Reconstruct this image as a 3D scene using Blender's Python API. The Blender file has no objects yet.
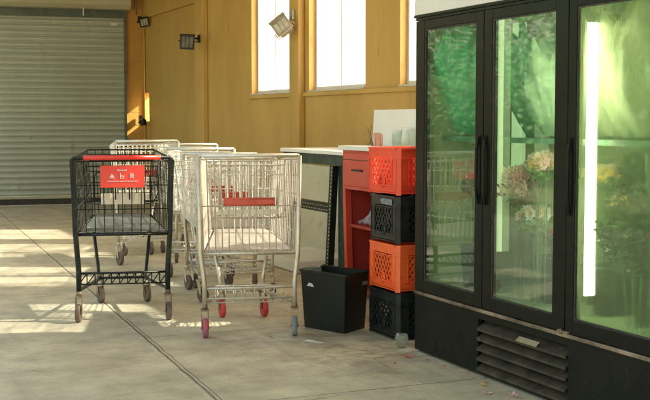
import bpy, math, random
from mathutils import Vector, Matrix, noise
random.seed(7)
R = math.radians
sc = bpy.context.scene
col = sc.collection

# ---------------------------------------------------------------- materials
def mat(name, c1, c2=None, scale=6.0, rough=.6, metal=0.0, bump=0.0, bscale=60.0, c3=None, spots=None, spec=.5, detail=6, rvar=0.0, stretch=(1, 1, 1)):
    m = bpy.data.materials.new(name); m.use_nodes = True
    nt = m.node_tree; N = nt.nodes; L = nt.links
    b = N['Principled BSDF']
    b.inputs['Roughness'].default_value = rough
    b.inputs['Metallic'].default_value = metal
    b.inputs['Specular IOR Level'].default_value = spec
    b.inputs['Base Color'].default_value = (*c1, 1)
    if c2 is None and not bump: return m
    tc = N.new('ShaderNodeTexCoord'); mp = N.new('ShaderNodeMapping'); mp.inputs['Scale'].default_value = stretch
    L.new(tc.outputs['Object'], mp.inputs['Vector'])
    if c2 is not None:
        n = N.new('ShaderNodeTexNoise'); n.inputs['Scale'].default_value = scale; n.inputs['Detail'].default_value = detail
        n.inputs['Roughness'].default_value = .62
        L.new(mp.outputs[0], n.inputs['Vector'])
        r = N.new('ShaderNodeValToRGB'); r.color_ramp.elements[0].position = .34; r.color_ramp.elements[1].position = .66
        r.color_ramp.elements[0].color = (*c1, 1); r.color_ramp.elements[1].color = (*c2, 1)
        L.new(n.outputs['Fac'], r.inputs[0]); out = r.outputs[0]
        if c3 is not None:
            n2 = N.new('ShaderNodeTexNoise'); n2.inputs['Scale'].default_value = (spots or scale*3); n2.inputs['Detail'].default_value = 8
            n2.inputs['Roughness'].default_value = .7
            L.new(mp.outputs[0], n2.inputs['Vector'])
            r2 = N.new('ShaderNodeValToRGB'); r2.color_ramp.elements[0].position = .6; r2.color_ramp.elements[1].position = .7
            r2.color_ramp.elements[0].color = (0, 0, 0, 1); r2.color_ramp.elements[1].color = (1, 1, 1, 1)
            L.new(n2.outputs['Fac'], r2.inputs[0])
            mx = N.new('ShaderNodeMixRGB'); L.new(r2.outputs[0], mx.inputs[0]); L.new(out, mx.inputs[1])
            mx.inputs[2].default_value = (*c3, 1); out = mx.outputs[0]
        L.new(out, b.inputs['Base Color'])
        if rvar:
            mr = N.new('ShaderNodeMapRange'); mr.inputs['To Min'].default_value = rough-rvar; mr.inputs['To Max'].default_value = rough+rvar
            L.new(n.outputs['Fac'], mr.inputs['Value']); L.new(mr.outputs[0], b.inputs['Roughness'])
    if bump:
        nb = N.new('ShaderNodeTexNoise'); nb.inputs['Scale'].default_value = bscale; nb.inputs['Detail'].default_value = 5
        L.new(mp.outputs[0], nb.inputs['Vector'])
        bp = N.new('ShaderNodeBump'); bp.inputs['Strength'].default_value = bump; bp.inputs['Distance'].default_value = .01
        L.new(nb.outputs['Fac'], bp.inputs['Height']); L.new(bp.outputs[0], b.inputs['Normal'])
    return m

def emat(name, c, s, base=(.8, .8, .8)):
    m = bpy.data.materials.new(name); m.use_nodes = True
    b = m.node_tree.nodes['Principled BSDF']
    b.inputs['Base Color'].default_value = (*base, 1)
    b.inputs['Emission Color'].default_value = (*c, 1); b.inputs['Emission Strength'].default_value = s
    return m

def glassmat(name, tint=(.9, .95, .9), haze=.1, hcol=(.8, .85, .75), ior=1.6, rough=.02, noise=None, trans=.5, wob=0.0, blur=0.0, brough=.25):
    """thin pane: clear part + mirror reflection by angle + a film of condensation or added haze"""
    m = bpy.data.materials.new(name); m.use_nodes = True
    nt = m.node_tree; N = nt.nodes; L = nt.links
    N.remove(N['Principled BSDF']); out = N['Material Output']
    t = N.new('ShaderNodeBsdfTransparent'); t.inputs[0].default_value = (*tint, 1)
    g = N.new('ShaderNodeBsdfGlossy'); g.inputs['Roughness'].default_value = rough
    d = N.new('ShaderNodeBsdfDiffuse'); d.inputs[0].default_value = (*hcol, 1)
    tl = N.new('ShaderNodeBsdfTranslucent'); tl.inputs[0].default_value = (*hcol, 1)
    clear = t.outputs[0]
    if blur:   # condensation spreads what lies behind it
        rf = N.new('ShaderNodeBsdfRefraction'); rf.inputs['IOR'].default_value = 1.08; rf.inputs['Roughness'].default_value = brough; rf.inputs['Color'].default_value = (*tint, 1)
        mb_ = N.new('ShaderNodeMixShader'); mb_.inputs[0].default_value = blur
        L.new(t.outputs[0], mb_.inputs[1]); L.new(rf.outputs[0], mb_.inputs[2]); clear = mb_.outputs[0]
    mh = N.new('ShaderNodeMixShader'); mh.inputs[0].default_value = trans
    L.new(d.outputs[0], mh.inputs[1]); L.new(tl.outputs[0], mh.inputs[2])
    m1 = N.new('ShaderNodeMixShader'); m1.inputs[0].default_value = haze
    L.new(clear, m1.inputs[1]); L.new(mh.outputs[0], m1.inputs[2])
    tc = N.new('ShaderNodeTexCoord')
    if noise:
        sc_, lo, hi, p0, p1 = noise
        n = N.new('ShaderNodeTexNoise'); n.inputs['Scale'].default_value = sc_; n.inputs['Detail'].default_value = 7
        n.inputs['Roughness'].default_value = .65
        mp = N.new('ShaderNodeMapping'); mp.inputs['Scale'].default_value = (1, 1, .6)
        L.new(tc.outputs['Object'], mp.inputs[0]); L.new(mp.outputs[0], n.inputs['Vector'])
        mr = N.new('ShaderNodeMapRange'); mr.inputs['From Min'].default_value = p0; mr.inputs['From Max'].default_value = p1
        mr.inputs['To Min'].default_value = lo; mr.inputs['To Max'].default_value = hi
        L.new(n.outputs['Fac'], mr.inputs['Value']); L.new(mr.outputs[0], m1.inputs[0])
    lw = N.new('ShaderNodeLayerWeight'); lw.inputs['Blend'].default_value = .5
    pw = N.new('ShaderNodeMath'); pw.operation = 'POWER'; L.new(lw.outputs['Facing'], pw.inputs[0]); pw.inputs[1].default_value = 4.0
    f0 = ((ior-1)/(ior+1))**2
    ma = N.new('ShaderNodeMath'); ma.operation = 'MULTIPLY_ADD'; L.new(pw.outputs[0], ma.inputs[0]); ma.inputs[1].default_value = 1-f0; ma.inputs[2].default_value = f0
    m2 = N.new('ShaderNodeMixShader'); L.new(ma.outputs[0], m2.inputs[0])
    L.new(m1.outputs[0], m2.inputs[1]); L.new(g.outputs[0], m2.inputs[2])
    if wob:
        n3 = N.new('ShaderNodeTexNoise'); n3.inputs['Scale'].default_value = 3; n3.inputs['Detail'].default_value = 1
        L.new(tc.outputs['Object'], n3.inputs['Vector'])
        bp = N.new('ShaderNodeBump'); bp.inputs['Strength'].default_value = wob; bp.inputs['Distance'].default_value = .02
        L.new(n3.outputs['Fac'], bp.inputs['Height']); L.new(bp.outputs[0], g.inputs['Normal'])
    L.new(m2.outputs[0], out.inputs[0])
    return m

M = {}
M['yellow'] = mat('ochre_wall_paint', (.43, .262, .066), (.55, .355, .108), 1.1, .55, bump=.18, bscale=28, c3=(.40, .22, .05), spots=7, stretch=(1, 1, .45))
M['yellow_end'] = mat('ochre_block_paint', (.40, .20, .03), (.50, .26, .04), 2, .6, bump=.2, bscale=25, c3=(.30, .15, .03), spots=7)
M['shutter'] = mat('galvanised_shutter', (.35, .375, .305), (.44, .465, .38), 1.2, .5, .15, c3=(.30, .30, .22), spots=5, stretch=(1, 1, .35))
M['hood'] = mat('shutter_hood', (.34, .33, .22), (.42, .40, .28), 2, .45, .2)
M['guide'] = mat('teal_grey_steel', (.07, .09, .08), (.12, .14, .12), 8, .5, .4)
M['ceil'] = mat('ceiling_plaster', (.45, .40, .28), (.52, .46, .33), 2, .8)
M['white_frame'] = mat('white_window_paint', (.50, .48, .44), (.58, .56, .52), 5, .5)
M['winglass'] = glassmat('hazed_window_glass', (.86, .86, .84), .38, (.86, .85, .82), 1.45, .05, (2.2, .42, .66, .3, .7), .85)  # white haze added so the panes read white and spread the sun
M['blackm'] = mat('black_cart_paint', (.010, .014, .012), (.022, .028, .024), 20, .32, .3, c3=(.10, .09, .07), spots=45, spec=0.25)
M['chrome'] = mat('worn_zinc_wire', (.48, .44, .36), (.68, .63, .54), 14, .36, .45, c3=(.36, .24, .13), spots=30)
M['whitem'] = mat('pale_zinc_wire', (.60, .59, .53), (.80, .78, .70), 12, .4, .35, c3=(.40, .32, .22), spots=30)
M['tanm'] = mat('tarnished_steel_tube', (.52, .46, .34), (.68, .63, .51), 10, .36, .5, c3=(.26, .15, .07), spots=26)
M['redpl'] = mat('red_plastic', (.66, .035, .02), (.72, .05, .03), 10, .38)
M['redpl2'] = mat('faded_red_plastic', (.50, .06, .04), (.60, .10, .06), 18, .5)
M['liner'] = mat('grey_plastic_liner', (.075, .09, .083), (.12, .14, .13), 12, .45, c3=(.5, .5, .45), spots=30)
M['cliner'] = mat('pale_plastic_liner', (.34, .32, .265), (.46, .43, .36), 10, .45, c3=(.42, .36, .28), spots=20)
M['rubber'] = mat('dark_rubber', (.035, .032, .028), (.07, .06, .05), 25, .7, spec=0.25)
M['brub'] = mat('brown_worn_rubber', (.10, .065, .045), (.17, .12, .085), 25, .65)
M['greyrub'] = mat('grey_blue_rubber', (.12, .14, .15), (.24, .26, .26), 20, .6)
M['redrub'] = mat('red_rubber', (.45, .035, .03), (.55, .07, .05), 18, .55)
M['redblue'] = mat('red_and_blue_worn_rubber', (.55, .04, .03), (.12, .16, .24), 22, .55)
M['rust'] = mat('rusty_steel', (.20, .12, .07), (.36, .29, .20), 25, .6, .5)
M['cream'] = mat('cream_plastic', (.66, .58, .44), (.74, .67, .54), 12, .5)
M['frblack'] = mat('black_fridge_paint', (.006, .007, .005), (.011, .012, .008), 6, .38, c3=(.035, .03, .02), spots=18, rvar=.08, spec=0.16)
M['frbase'] = mat('scuffed_black_panel', (.006, .007, .005), (.013, .013, .009), 5, .45, c3=(.06, .048, .03), spots=24, bump=.1, bscale=30, rvar=.1, spec=0.16)
M['ledge'] = mat('worn_ledge_metal', (.05, .035, .025), (.42, .31, .22), 5, .4, .4, c3=(.015, .015, .012), spots=14, stretch=(1, 1, 1))
M['louver'] = mat('dusty_louver', (.035, .03, .022), (.09, .072, .05), 14, .5, .3, c3=(.22, .14, .08), spots=12)
M['header'] = mat('fridge_sign_panel', (.62, .60, .57), (.68, .66, .63), 3, .4)
M['inwall'] = mat('fridge_liner', (.38, .50, .26), (.50, .62, .34), 4, .4)
M['tube'] = emat('lit_fluorescent_tube', (.96, 1.0, .70), 4.2)
M['tubedim'] = emat('lit_tube_cover', (.78, 1.0, .52), .13, (.6, .75, .5))
M['glowstrip'] = emat('glowing_pale_strip', (.70, 1.0, .50), .14, (.6, .75, .5))
M['dglass'] = glassmat('fridge_door_glass', (.80, .90, .80), .10, (.62, .72, .55), 2.2, .024, (2.4, .02, .10, .35, .7), .5, wob=.04, blur=.25, brough=.05)
M['fogglass'] = glassmat('fogged_fridge_glass', (.86, .95, .76), .3, (.62, .80, .40), 1.6, .03, (2.6, .12, .50, .3, .68), .75, wob=.05, blur=.6)
M['orange'] = mat('orange_red_crate_plastic', (.72, .05, .018), (.80, .075, .024), 9, .42)
M['orange2'] = mat('deep_orange_crate_plastic', (.80, .105, .02), (.88, .15, .03), 9, .45, c3=(.55, .08, .02), spots=25)
M['crblack'] = mat('black_crate_plastic', (.012, .014, .012), (.026, .028, .024), 12, .38, c3=(.06, .055, .045), spots=35, spec=0.25)
M['bin'] = mat('black_bin_plastic', (.011, .013, .011), (.018, .020, .017), 8, .42, spec=0.25)
M['paper'] = mat('white_label', (.70, .70, .66), (.6, .6, .56), 20, .6)
M['redwood'] = mat('red_painted_metal', (.52, .045, .024), (.60, .07, .035), 4, .45, c3=(.26, .03, .02), spots=14)
M['redin'] = mat('dark_red_panel', (.32, .028, .018), (.40, .045, .026), 4, .6)
M['top'] = mat('pale_worktop', (.74, .72, .66), (.82, .80, .74), 5, .45)
M['slotted'] = mat('black_slotted_steel', (.012, .018, .014), (.028, .036, .028), 10, .45, .3, spec=0.25)
M['apron'] = mat('dark_green_apron', (.012, .028, .020), (.04, .07, .055), 9, .5, c3=(.10, .13, .12), spots=16, spec=0.25)
M['board'] = mat('cream_stained_board', (.50, .48, .34), (.57, .55, .40), 3, .65, c3=(.34, .24, .12), spots=9)
M['wboard'] = mat('white_foam_board', (.78, .75, .68), (.82, .80, .74), 3, .6)
M['clear'] = glassmat('clear_jar_glass', (.86, .90, .86), .14, (.8, .85, .8), 1.5, .03)
M['plasticbag'] = glassmat('plastic_bag_film', (.85, .85, .88), .45, (.75, .75, .78), 1.5, .1)
M['cord'] = mat('orange_cord', (.70, .22, .09), (.62, .18, .08), 10, .5)
M['dkwire'] = mat('dark_wire', (.10, .07, .05), (.14, .10, .07), 10, .5)
M['lampblack'] = mat('black_lamp_housing', (.012, .012, .010), (.03, .03, .024), 12, .45, .3)
M['lampgrey'] = mat('grey_lamp_housing', (.30, .28, .22), (.42, .40, .33), 12, .4, .5)
M['lampglass'] = mat('lamp_lens', (.42, .42, .36), (.58, .58, .52), 12, .25)
M['lampdark'] = mat('dark_lamp_lens', (.10, .11, .08), (.18, .18, .13), 12, .2)
M['leaf'] = mat('bouquet_leaf', (.03, .10, .025), (.06, .17, .04), 14, .5)
M['leaf2'] = mat('bright_leaf', (.10, .24, .05), (.18, .32, .08), 14, .5)
M['pink'] = mat('pink_petal', (.92, .56, .50), (.95, .76, .68), 20, .6)
M['peach'] = mat('peach_petal', (.84, .60, .40), (.88, .70, .52), 20, .6)
M['whitefl'] = mat('white_petal', (.72, .76, .62), (.80, .82, .74), 20, .6)
M['redfl'] = mat('red_petal', (.60, .07, .06), (.66, .14, .10), 20, .6)
M['yelfl'] = mat('yellow_petal', (.78, .50, .08), (.80, .60, .14), 20, .6)
M['wrapg'] = mat('green_tissue', (.03, .30, .13), (.07, .40, .18), 5, .5)
M['wrapc'] = mat('cream_green_tissue', (.52, .58, .36), (.66, .68, .46), 5, .5)
M['wrapl'] = mat('pale_green_tissue', (.30, .50, .28), (.42, .58, .34), 5, .5)
M['bucket'] = mat('black_flower_bucket', (.02, .03, .025), (.03, .05, .04), 8, .4)
M['shelf'] = mat('green_glass_shelf', (.08, .22, .12), (.12, .28, .16), 8, .3)
M['treeleaf'] = mat('tree_leaf', (.035, .10, .03), (.07, .16, .05), 6, .5)
M['bark'] = mat('bark', (.10, .07, .045), (.16, .12, .08), 12, .9, bump=.4, bscale=30)
M['peachwall'] = mat('peach_stucco', (.36, .25, .14), (.42, .30, .18), 2, .8)
M['darkwin'] = mat('dark_window_glass', (.04, .05, .05), None, rough=.1)
M['petal'] = mat('fallen_pink_petal', (.72, .40, .42), (.80, .55, .55), 60, .7)
M['tape'] = mat('tan_label', (.26, .21, .12), (.36, .29, .18), 20, .5)
M['conduit'] = mat('ochre_conduit', (.55, .33, .07), (.62, .40, .10), 8, .4, .2)

# floor --------------------------------------------------------------
def floor_mat():
    m = bpy.data.materials.new('concrete_slab'); m.use_nodes = True
    nt = m.node_tree; N = nt.nodes; L = nt.links; b = N['Principled BSDF']
    tc = N.new('ShaderNodeTexCoord'); sx = N.new('ShaderNodeSeparateXYZ'); L.new(tc.outputs['Object'], sx.inputs[0])
    def math_(op, a, b_=None, c_=None):
        n = N.new('ShaderNodeMath'); n.operation = op
        for i, v in enumerate((a, b_, c_)):
            if v is None: continue
            if hasattr(v, 'is_output') or not isinstance(v, (int, float)): L.new(v, n.inputs[i])
            else: n.inputs[i].default_value = v
        return n.outputs[0]
    def noise(s, det=6, rough=.6, vec=None):
        n = N.new('ShaderNodeTexNoise'); n.inputs['Scale'].default_value = s; n.inputs['Detail'].default_value = det
        n.inputs['Roughness'].default_value = rough; L.new(vec or tc.outputs['Object'], n.inputs['Vector']); return n.outputs['Fac']
    def ramp(f, p0, p1, c0, c1):
        r = N.new('ShaderNodeValToRGB'); r.color_ramp.elements[0].position = p0; r.color_ramp.elements[1].position = p1
        r.color_ramp.elements[0].color = (*c0, 1); r.color_ramp.elements[1].color = (*c1, 1); L.new(f, r.inputs[0]); return r.outputs[0]
    def mix(f, a, b_, mode='MIX'):
        n = N.new('ShaderNodeMixRGB'); n.blend_type = mode
        for i, v in enumerate((f, a, b_)):
            if isinstance(v, tuple): n.inputs[i].default_value = (*v, 1)
            elif isinstance(v, (int, float)): n.inputs[i].default_value = v
            else: L.new(v, n.inputs[i])
        return n.outputs[0]
    base = ramp(noise(.55, 5), .32, .68, (.54, .49, .355), (.68, .625, .47))
    mid = ramp(noise(3.2, 8, .7), .3, .7, (.62, .62, .60), (1.16, 1.15, 1.12))
    c = mix(1.0, base, mid, 'MULTIPLY')
    fine = ramp(noise(70, 4, .7), .3, .7, (.86, .86, .85), (1.08, 1.08, 1.07))
    c = mix(1.0, c, fine, 'MULTIPLY')
    st = ramp(noise(1.7, 9, .75), .56, .70, (0, 0, 0), (.75, .75, .75))
    c = mix(st, c, (.21, .185, .13))
    mpv = N.new('ShaderNodeMapping'); mpv.inputs['Scale'].default_value = (5.5, .35, 1); mpv.inputs['Rotation'].default_value = (0, 0, .25); L.new(tc.outputs['Object'], mpv.inputs[0])
    trk = ramp(noise(1.0, 7, .7, mpv.outputs[0]), .52, .70, (0, 0, 0), (.45, .45, .45))
    c = mix(trk, c, (.27, .245, .18))
    dx = math_('SUBTRACT', sx.outputs[0], 2.75); dy = math_('SUBTRACT', sx.outputs[1], 5.75)
    dd = math_('SQRT', math_('ADD', math_('MULTIPLY', dx, dx), math_('MULTIPLY', dy, dy)))
    dm = math_('SUBTRACT', 1.15, dd); dm = math_('MULTIPLY', math_('MAXIMUM', dm, 0), ramp(noise(4.5, 8, .75), .42, .62, (0, 0, 0), (.85, .85, .85)))
    c = mix(math_('MINIMUM', dm, .8), c, (.20, .165, .11))
    ck = N.new('ShaderNodeTexVoronoi'); ck.feature = 'DISTANCE_TO_EDGE'; ck.inputs['Scale'].default_value = .75
    wv = N.new('ShaderNodeMixRGB'); wv.blend_type = 'ADD'; wv.inputs[0].default_value = .25; nz_ = N.new('ShaderNodeTexNoise'); nz_.inputs['Scale'].default_value = 3; nz_.inputs['Detail'].default_value = 8
    L.new(tc.outputs['Object'], nz_.inputs['Vector']); L.new(tc.outputs['Object'], wv.inputs[1]); L.new(nz_.outputs['Color'], wv.inputs[2]); L.new(wv.outputs[0], ck.inputs['Vector'])
    crk = math_('MULTIPLY', math_('LESS_THAN', ck.outputs['Distance'], .0022), math_('GREATER_THAN', noise(.9, 2), .54))
    c = mix(math_('MULTIPLY', crk, .55), c, (.13, .11, .08))
    sp = ramp(noise(11, 3, .5), .73, .77, (0, 0, 0), (.75, .75, .75))
    c = mix(sp, c, (.12, .10, .07))
    sp2 = ramp(noise(16, 2, .5), .755, .775, (0, 0, 0), (.8, .8, .8))
    c = mix(sp2, c, (.62, .60, .52))
    # joints: one running nearly along the wall, the others across it
    w = math_('MULTIPLY', math_('SUBTRACT', noise(6, 4), .5), .02)
    xj = math_('SUBTRACT', math_('SUBTRACT', sx.outputs[0], math_('MULTIPLY', sx.outputs[1], .0515)), 1.350)
    xj = math_('ADD', xj, w)
    ja = math_('LESS_THAN', math_('ABSOLUTE', xj), .0065)
    jb = math_('LESS_THAN', math_('ABSOLUTE', math_('SUBTRACT', xj, .024)), .0035)
    jb = math_('MULTIPLY', jb, math_('LESS_THAN', sx.outputs[1], 7.2))
    yj = math_('ADD', sx.outputs[1], w)
    yj = math_('SUBTRACT', math_('MODULO', math_('ADD', yj, 16.975), 3.4), 0)
    right = math_('GREATER_THAN', xj, 0)
    jc1 = math_('LESS_THAN', math_('ABSOLUTE', math_('SUBTRACT', math_('ADD', sx.outputs[1], w), 4.825)), .0045)
    jc2 = math_('LESS_THAN', math_('ABSOLUTE', math_('SUBTRACT', math_('ADD', sx.outputs[1], w), 6.525)), .0045)
    jc3 = math_('LESS_THAN', math_('ABSOLUTE', math_('SUBTRACT', math_('ADD', sx.outputs[1], w), 11.6)), .005)
    jc = math_('MULTIPLY', math_('MAXIMUM', math_('MAXIMUM', jc1, jc2), jc3), right)
    j = math_('MAXIMUM', ja, math_('MAXIMUM', jb, jc))
    jj = math_('MULTIPLY', j, math_('ADD', math_('MULTIPLY', noise(5, 3), .8), .35))
    jj = math_('MINIMUM', jj, 1.0)
    c = mix(jj, c, (.055, .045, .032))
    # chipped pale edge beside the long joint
    ch = math_('MULTIPLY', math_('LESS_THAN', math_('ABSOLUTE', math_('ADD', xj, .018)), .011), math_('GREATER_THAN', noise(4.3, 4), .52))
    c = mix(math_('MULTIPLY', ch, .45), c, (.66, .62, .50))
    L.new(c, b.inputs['Base Color'])
    mr = N.new('ShaderNodeMapRange'); mr.inputs['To Min'].default_value = .42; mr.inputs['To Max'].default_value = .72
    L.new(noise(2.3, 6), mr.inputs['Value']); L.new(mr.outputs[0], b.inputs['Roughness'])
    h = math_('SUBTRACT', math_('MULTIPLY', noise(45, 6, .7), .25), j)
    bp = N.new('ShaderNodeBump'); bp.inputs['Strength'].default_value = .35; bp.inputs['Distance'].default_value = .006
    L.new(h, bp.inputs['Height']); L.new(bp.outputs[0], b.inputs['Normal'])
    return m
M['floor'] = floor_mat()

# ---------------------------------------------------------------- mesh builder
class MB:
    def __init__(s): s.v = []; s.f = []; s.mi = []; s.sm = []
    def add(s, vs, fs, mi=0, smooth=False):
        o = len(s.v); s.v += [tuple(v) for v in vs]; s.f += [[i+o for i in f] for f in fs]; s.mi += [mi]*len(fs); s.sm += [smooth]*len(fs); return s
    def box(s, x0, x1, y0, y1, z0, z1, mi=0, mtx=None):
        vs = [Vector((x, y, z)) for z in (z0, z1) for y in (y0, y1) for x in (x0, x1)]
        if mtx: vs = [mtx @ v for v in vs]
        return s.add(vs, [(0, 2, 3, 1), (4, 5, 7, 6), (0, 1, 5, 4), (2, 6, 7, 3), (0, 4, 6, 2), (1, 3, 7, 5)], mi)
    def hexa(s, b4, t4, mi=0):
        return s.add(list(b4)+list(t4), [(3, 2, 1, 0), (4, 5, 6, 7), (0, 1, 5, 4), (1, 2, 6, 5), (2, 3, 7, 6), (3, 0, 4, 7)], mi)
    def tube(s, pts, r, n=6, mi=0, caps=True, r1=None):
        pts = [Vector(p) for p in pts]
        vs = []; prev = None
        for i, p in enumerate(pts):
            if i == 0: t = pts[1]-p
            elif i == len(pts)-1: t = p-pts[i-1]
            else: t = (pts[i+1]-p).normalized()+(p-pts[i-1]).normalized()
            t.normalize()
            if prev is None:
                a = Vector((0, 0, 1)) if abs(t.z) < .9 else Vector((1, 0, 0)); u = t.cross(a).normalized()
            else:
                u = (prev-t*prev.dot(t)).normalized()
            prev = u; w = t.cross(u)
            rr = r if r1 is None else r+(r1-r)*i/(len(pts)-1)
            for k in range(n):
                a = 2*math.pi*k/n
                vs.append(p+(u*math.cos(a)+w*math.sin(a))*rr)
        fs = []
        for i in range(len(pts)-1):
            for k in range(n):
                k2 = (k+1) % n
                fs.append((i*n+k, i*n+k2, (i+1)*n+k2, (i+1)*n+k))
        if caps: fs.append(tuple(range(n-1, -1, -1))); fs.append(tuple((len(pts)-1)*n+k for k in range(n)))
        return s.add(vs, fs, mi, n > 4)
    def lathe(s, prof, c=(0, 0, 0), n=20, axis='z', mi=0, mtx=None):
        vs = []
        for r, h in prof:
            for k in range(n):
                a = 2*math.pi*k/n; p = (r*math.cos(a), r*math.sin(a), h)
                if axis == 'x': p = (p[2], p[0], p[1])
                if axis == 'y': p = (p[0], p[2], p[1])
                p = Vector(p)
                if mtx: p = mtx @ p
                vs.append(p+Vector(c))
        fs = [(i*n+k, i*n+(k+1) % n, (i+1)*n+(k+1) % n, (i+1)*n+k) for i in range(len(prof)-1) for k in range(n)]
        return s.add(vs, fs, mi, True)
    def quad(s, a, b, c, d, mi=0): return s.add([a, b, c, d], [(0, 1, 2, 3)], mi)
    def grid(s, bl, br, tr, tl, nu, nv, r=.0025, mi=0, rv=None):
        bl, br, tr, tl = map(Vector, (bl, br, tr, tl))
        for i in range(nu+1):
            u = i/nu; s.tube([bl.lerp(br, u), tl.lerp(tr, u)], r, 4, mi, False)
        for j in range(nv+1):
            v = j/nv; s.tube([bl.lerp(tl, v), br.lerp(tr, v)], rv or r, 4, mi, False)
        return s
    def build(s, name, m, parent=None, loc=None, bevel=0):
        me = bpy.data.meshes.new(name); me.from_pydata(s.v, [], s.f)
        ms = m if isinstance(m, (list, tuple)) else [m]
        for x in ms: me.materials.append(x)
        me.polygons.foreach_set('material_index', s.mi); me.polygons.foreach_set('use_smooth', s.sm)
        me.update()
        o = bpy.data.objects.new(name, me); col.objects.link(o)
        if parent: o.parent = parent
        if loc: o.location = loc
        if bevel:
            b = o.modifiers.new('bevel', 'BEVEL'); b.width = bevel; b.segments = 2; b.limit_method = 'ANGLE'
        return o

def tag(o, label=None, cat=None, group=None, kind=None):
    if label: o['label'] = label
    if cat: o['category'] = cat
    if group: o['group'] = group
    if kind: o['kind'] = kind
    return o
def empty(name, loc=(0, 0, 0), rz=0, **k):
    o = bpy.data.objects.new(name, None); col.objects.link(o); o.empty_display_size = .1
    o.location = loc; o.rotation_euler = (0, 0, rz); tag(o, **k); return o
def copy_tree(o, parent=None):
    c = o.copy(); col.objects.link(c)
    c.parent = parent
    for ch in list(o.children): copy_tree(ch, c)
    return c
def arc(c, r, a0, a1, n, ax1, ax2):
    c = Vector(c); ax1 = Vector(ax1); ax2 = Vector(ax2)
    return [c+ax1*(r*math.cos(a0+(a1-a0)*i/n))+ax2*(r*math.sin(a0+(a1-a0)*i/n)) for i in range(n+1)]

# ---------------------------------------------------------------- setting
g = MB(); g.quad((-120, -120, 0), (120, -120, 0), (120, 120, 0), (-120, 120, 0))
tag(g.build('ground', M['floor']), kind='structure')

M['added_lawn'] = mat('added_dark_grass', (.09, .10, .04), (.15, .14, .07), 1.5, .9, bump=.4, bscale=20)
g = MB(); g.quad((-60, 10.5, .004), (-2.4, 10.5, .004), (-2.4, 60, .004), (-60, 60, .004))  # dark grass added to remove a bright band from the door reflections
tag(g.build('added_lawn', M['added_lawn']), kind='structure')
WX = 4.53; WT = .14; ZT = 3.6; YN = -5.0; YF = 17.3
SILL = 1.555; WTOP = 3.25
wins = [(11.30, 12.53), (9.50, 10.82), (7.48, 8.81), (5.34, 6.62)]
slot = (17.10, 17.28, 1.25, 1.68)
# side wall with real openings
w = MB()
ys = sorted([YN, YF]+[y for a, b in wins for y in (a, b)]+[slot[0], slot[1]])
w.box(WX, WX+WT, YN, YF, 0, 1.25)
w.box(WX, WX+WT, YN, slot[0], 1.25, SILL)
w.box(WX, WX+WT, slot[1], YF, 1.25, SILL)
segs = []
cur = YN
for a, b in sorted(wins):
    segs.append((cur, a)); cur = b
segs.append((cur, slot[0])); segs.append((slot[1], YF))
for a, b in segs: w.box(WX, WX+WT, a, b, SILL, WTOP)
w.box(WX, WX+WT, slot[0], slot[1], slot[3], WTOP)
w.box(WX, WX+WT, YN, YF, WTOP, ZT)
wall = empty('yellow_wall', (WX, 6, 0), label='long ochre yellow side wall with tall white windows', cat='wall')
def wp(mb, name, m, parent=wall, bevel=0):
    o = mb.build(name, m, parent); o.location = (-wall.location.x, -wall.location.y, 0) if parent is wall else (0, 0, 0)
    if bevel:
        b = o.modifiers.new('bevel', 'BEVEL'); b.width = bevel; b.segments = 2
    return o
wp(w, 'wall_surface', M['yellow'])
for y0, y1 in ((14.17, 14.52), (10.93, 11.19), (3.6, 3.9)):
    p = MB(); p.box(WX-.075, WX-.001, y0, y1, 0, ZT-.01); wp(p, 'pilaster', M['yellow'], bevel=.012)
p = MB(); p.box(WX-.05, WX-.001, 14.53, YF-.02, 2.80, ZT-.01); wp(p, 'beam', M['yellow'], bevel=.01)
p = MB(); p.box(WX-.032, WX-.001, YN, 10.92, SILL-.045, SILL-.003)
p.box(WX-.032, WX-.001, 11.20, 12.58, SILL-.045, SILL-.003); wp(p, 'sill_moulding', M['yellow'], bevel=.006)
for a, b in wins:
    f = MB(); t = .035; x0, x1 = WX+.07, WX+.12
    f.box(x0, x1, a, b, SILL, SILL+.05); f.box(x0, x1, a, b, WTOP-.05, WTOP)
    f.box(x0, x1, a, a+t, SILL+.05, WTOP-.05); f.box(x0, x1, b-t, b, SILL+.05, WTOP-.05)
    mid = a+(b-a)*.52
    f.box(x0, x1, mid-.012, mid+.012, SILL+.05, WTOP-.05)
    fo = wp(f, 'window_frame', M['white_frame'])
    gl = MB(); gl.quad((WX+.095, a+t, SILL+.05), (WX+.095, b-t, SILL+.05), (WX+.095, b-t, WTOP-.05), (WX+.095, a+t, WTOP-.05))
    go = gl.build('window_pane', M['winglass'], fo)
    li = MB(); li.box(WX-.02, WX+.069, a+.002, b-.002, SILL-.0, SILL+.014); lo = li.build('sill_board', M['white_frame'], fo)
# end wall (turned a few degrees), local frame: x along wall, y out of it
end = empty('end_wall', (WX, YF, 0), R(-6), label='ochre end wall beside and above the roller shutter', cat='wall')
SX1 = -.33; SX0 = -4.1
e = MB(); e.box(SX1+.035, .25, 0, .3, 0, ZT); e.box(-7.0, SX0-.04, 0, .3, 0, ZT); e.box(SX0-.04, SX1+.035, 0, .3, 3.15, ZT)
e.build('wall_surface', M['yellow_end'], end)
cd = MB(); cd.tube([(-.017, -.017, 0), (-.017, -.017, ZT)], .013, 8); cd.build('conduit', M['conduit'], end)
cd = MB(); cd.tube([(-.14, -.02, 2.86), (-.14, -.02, ZT)], .012, 6); cd.build('cable', M['tape'], end)
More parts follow.
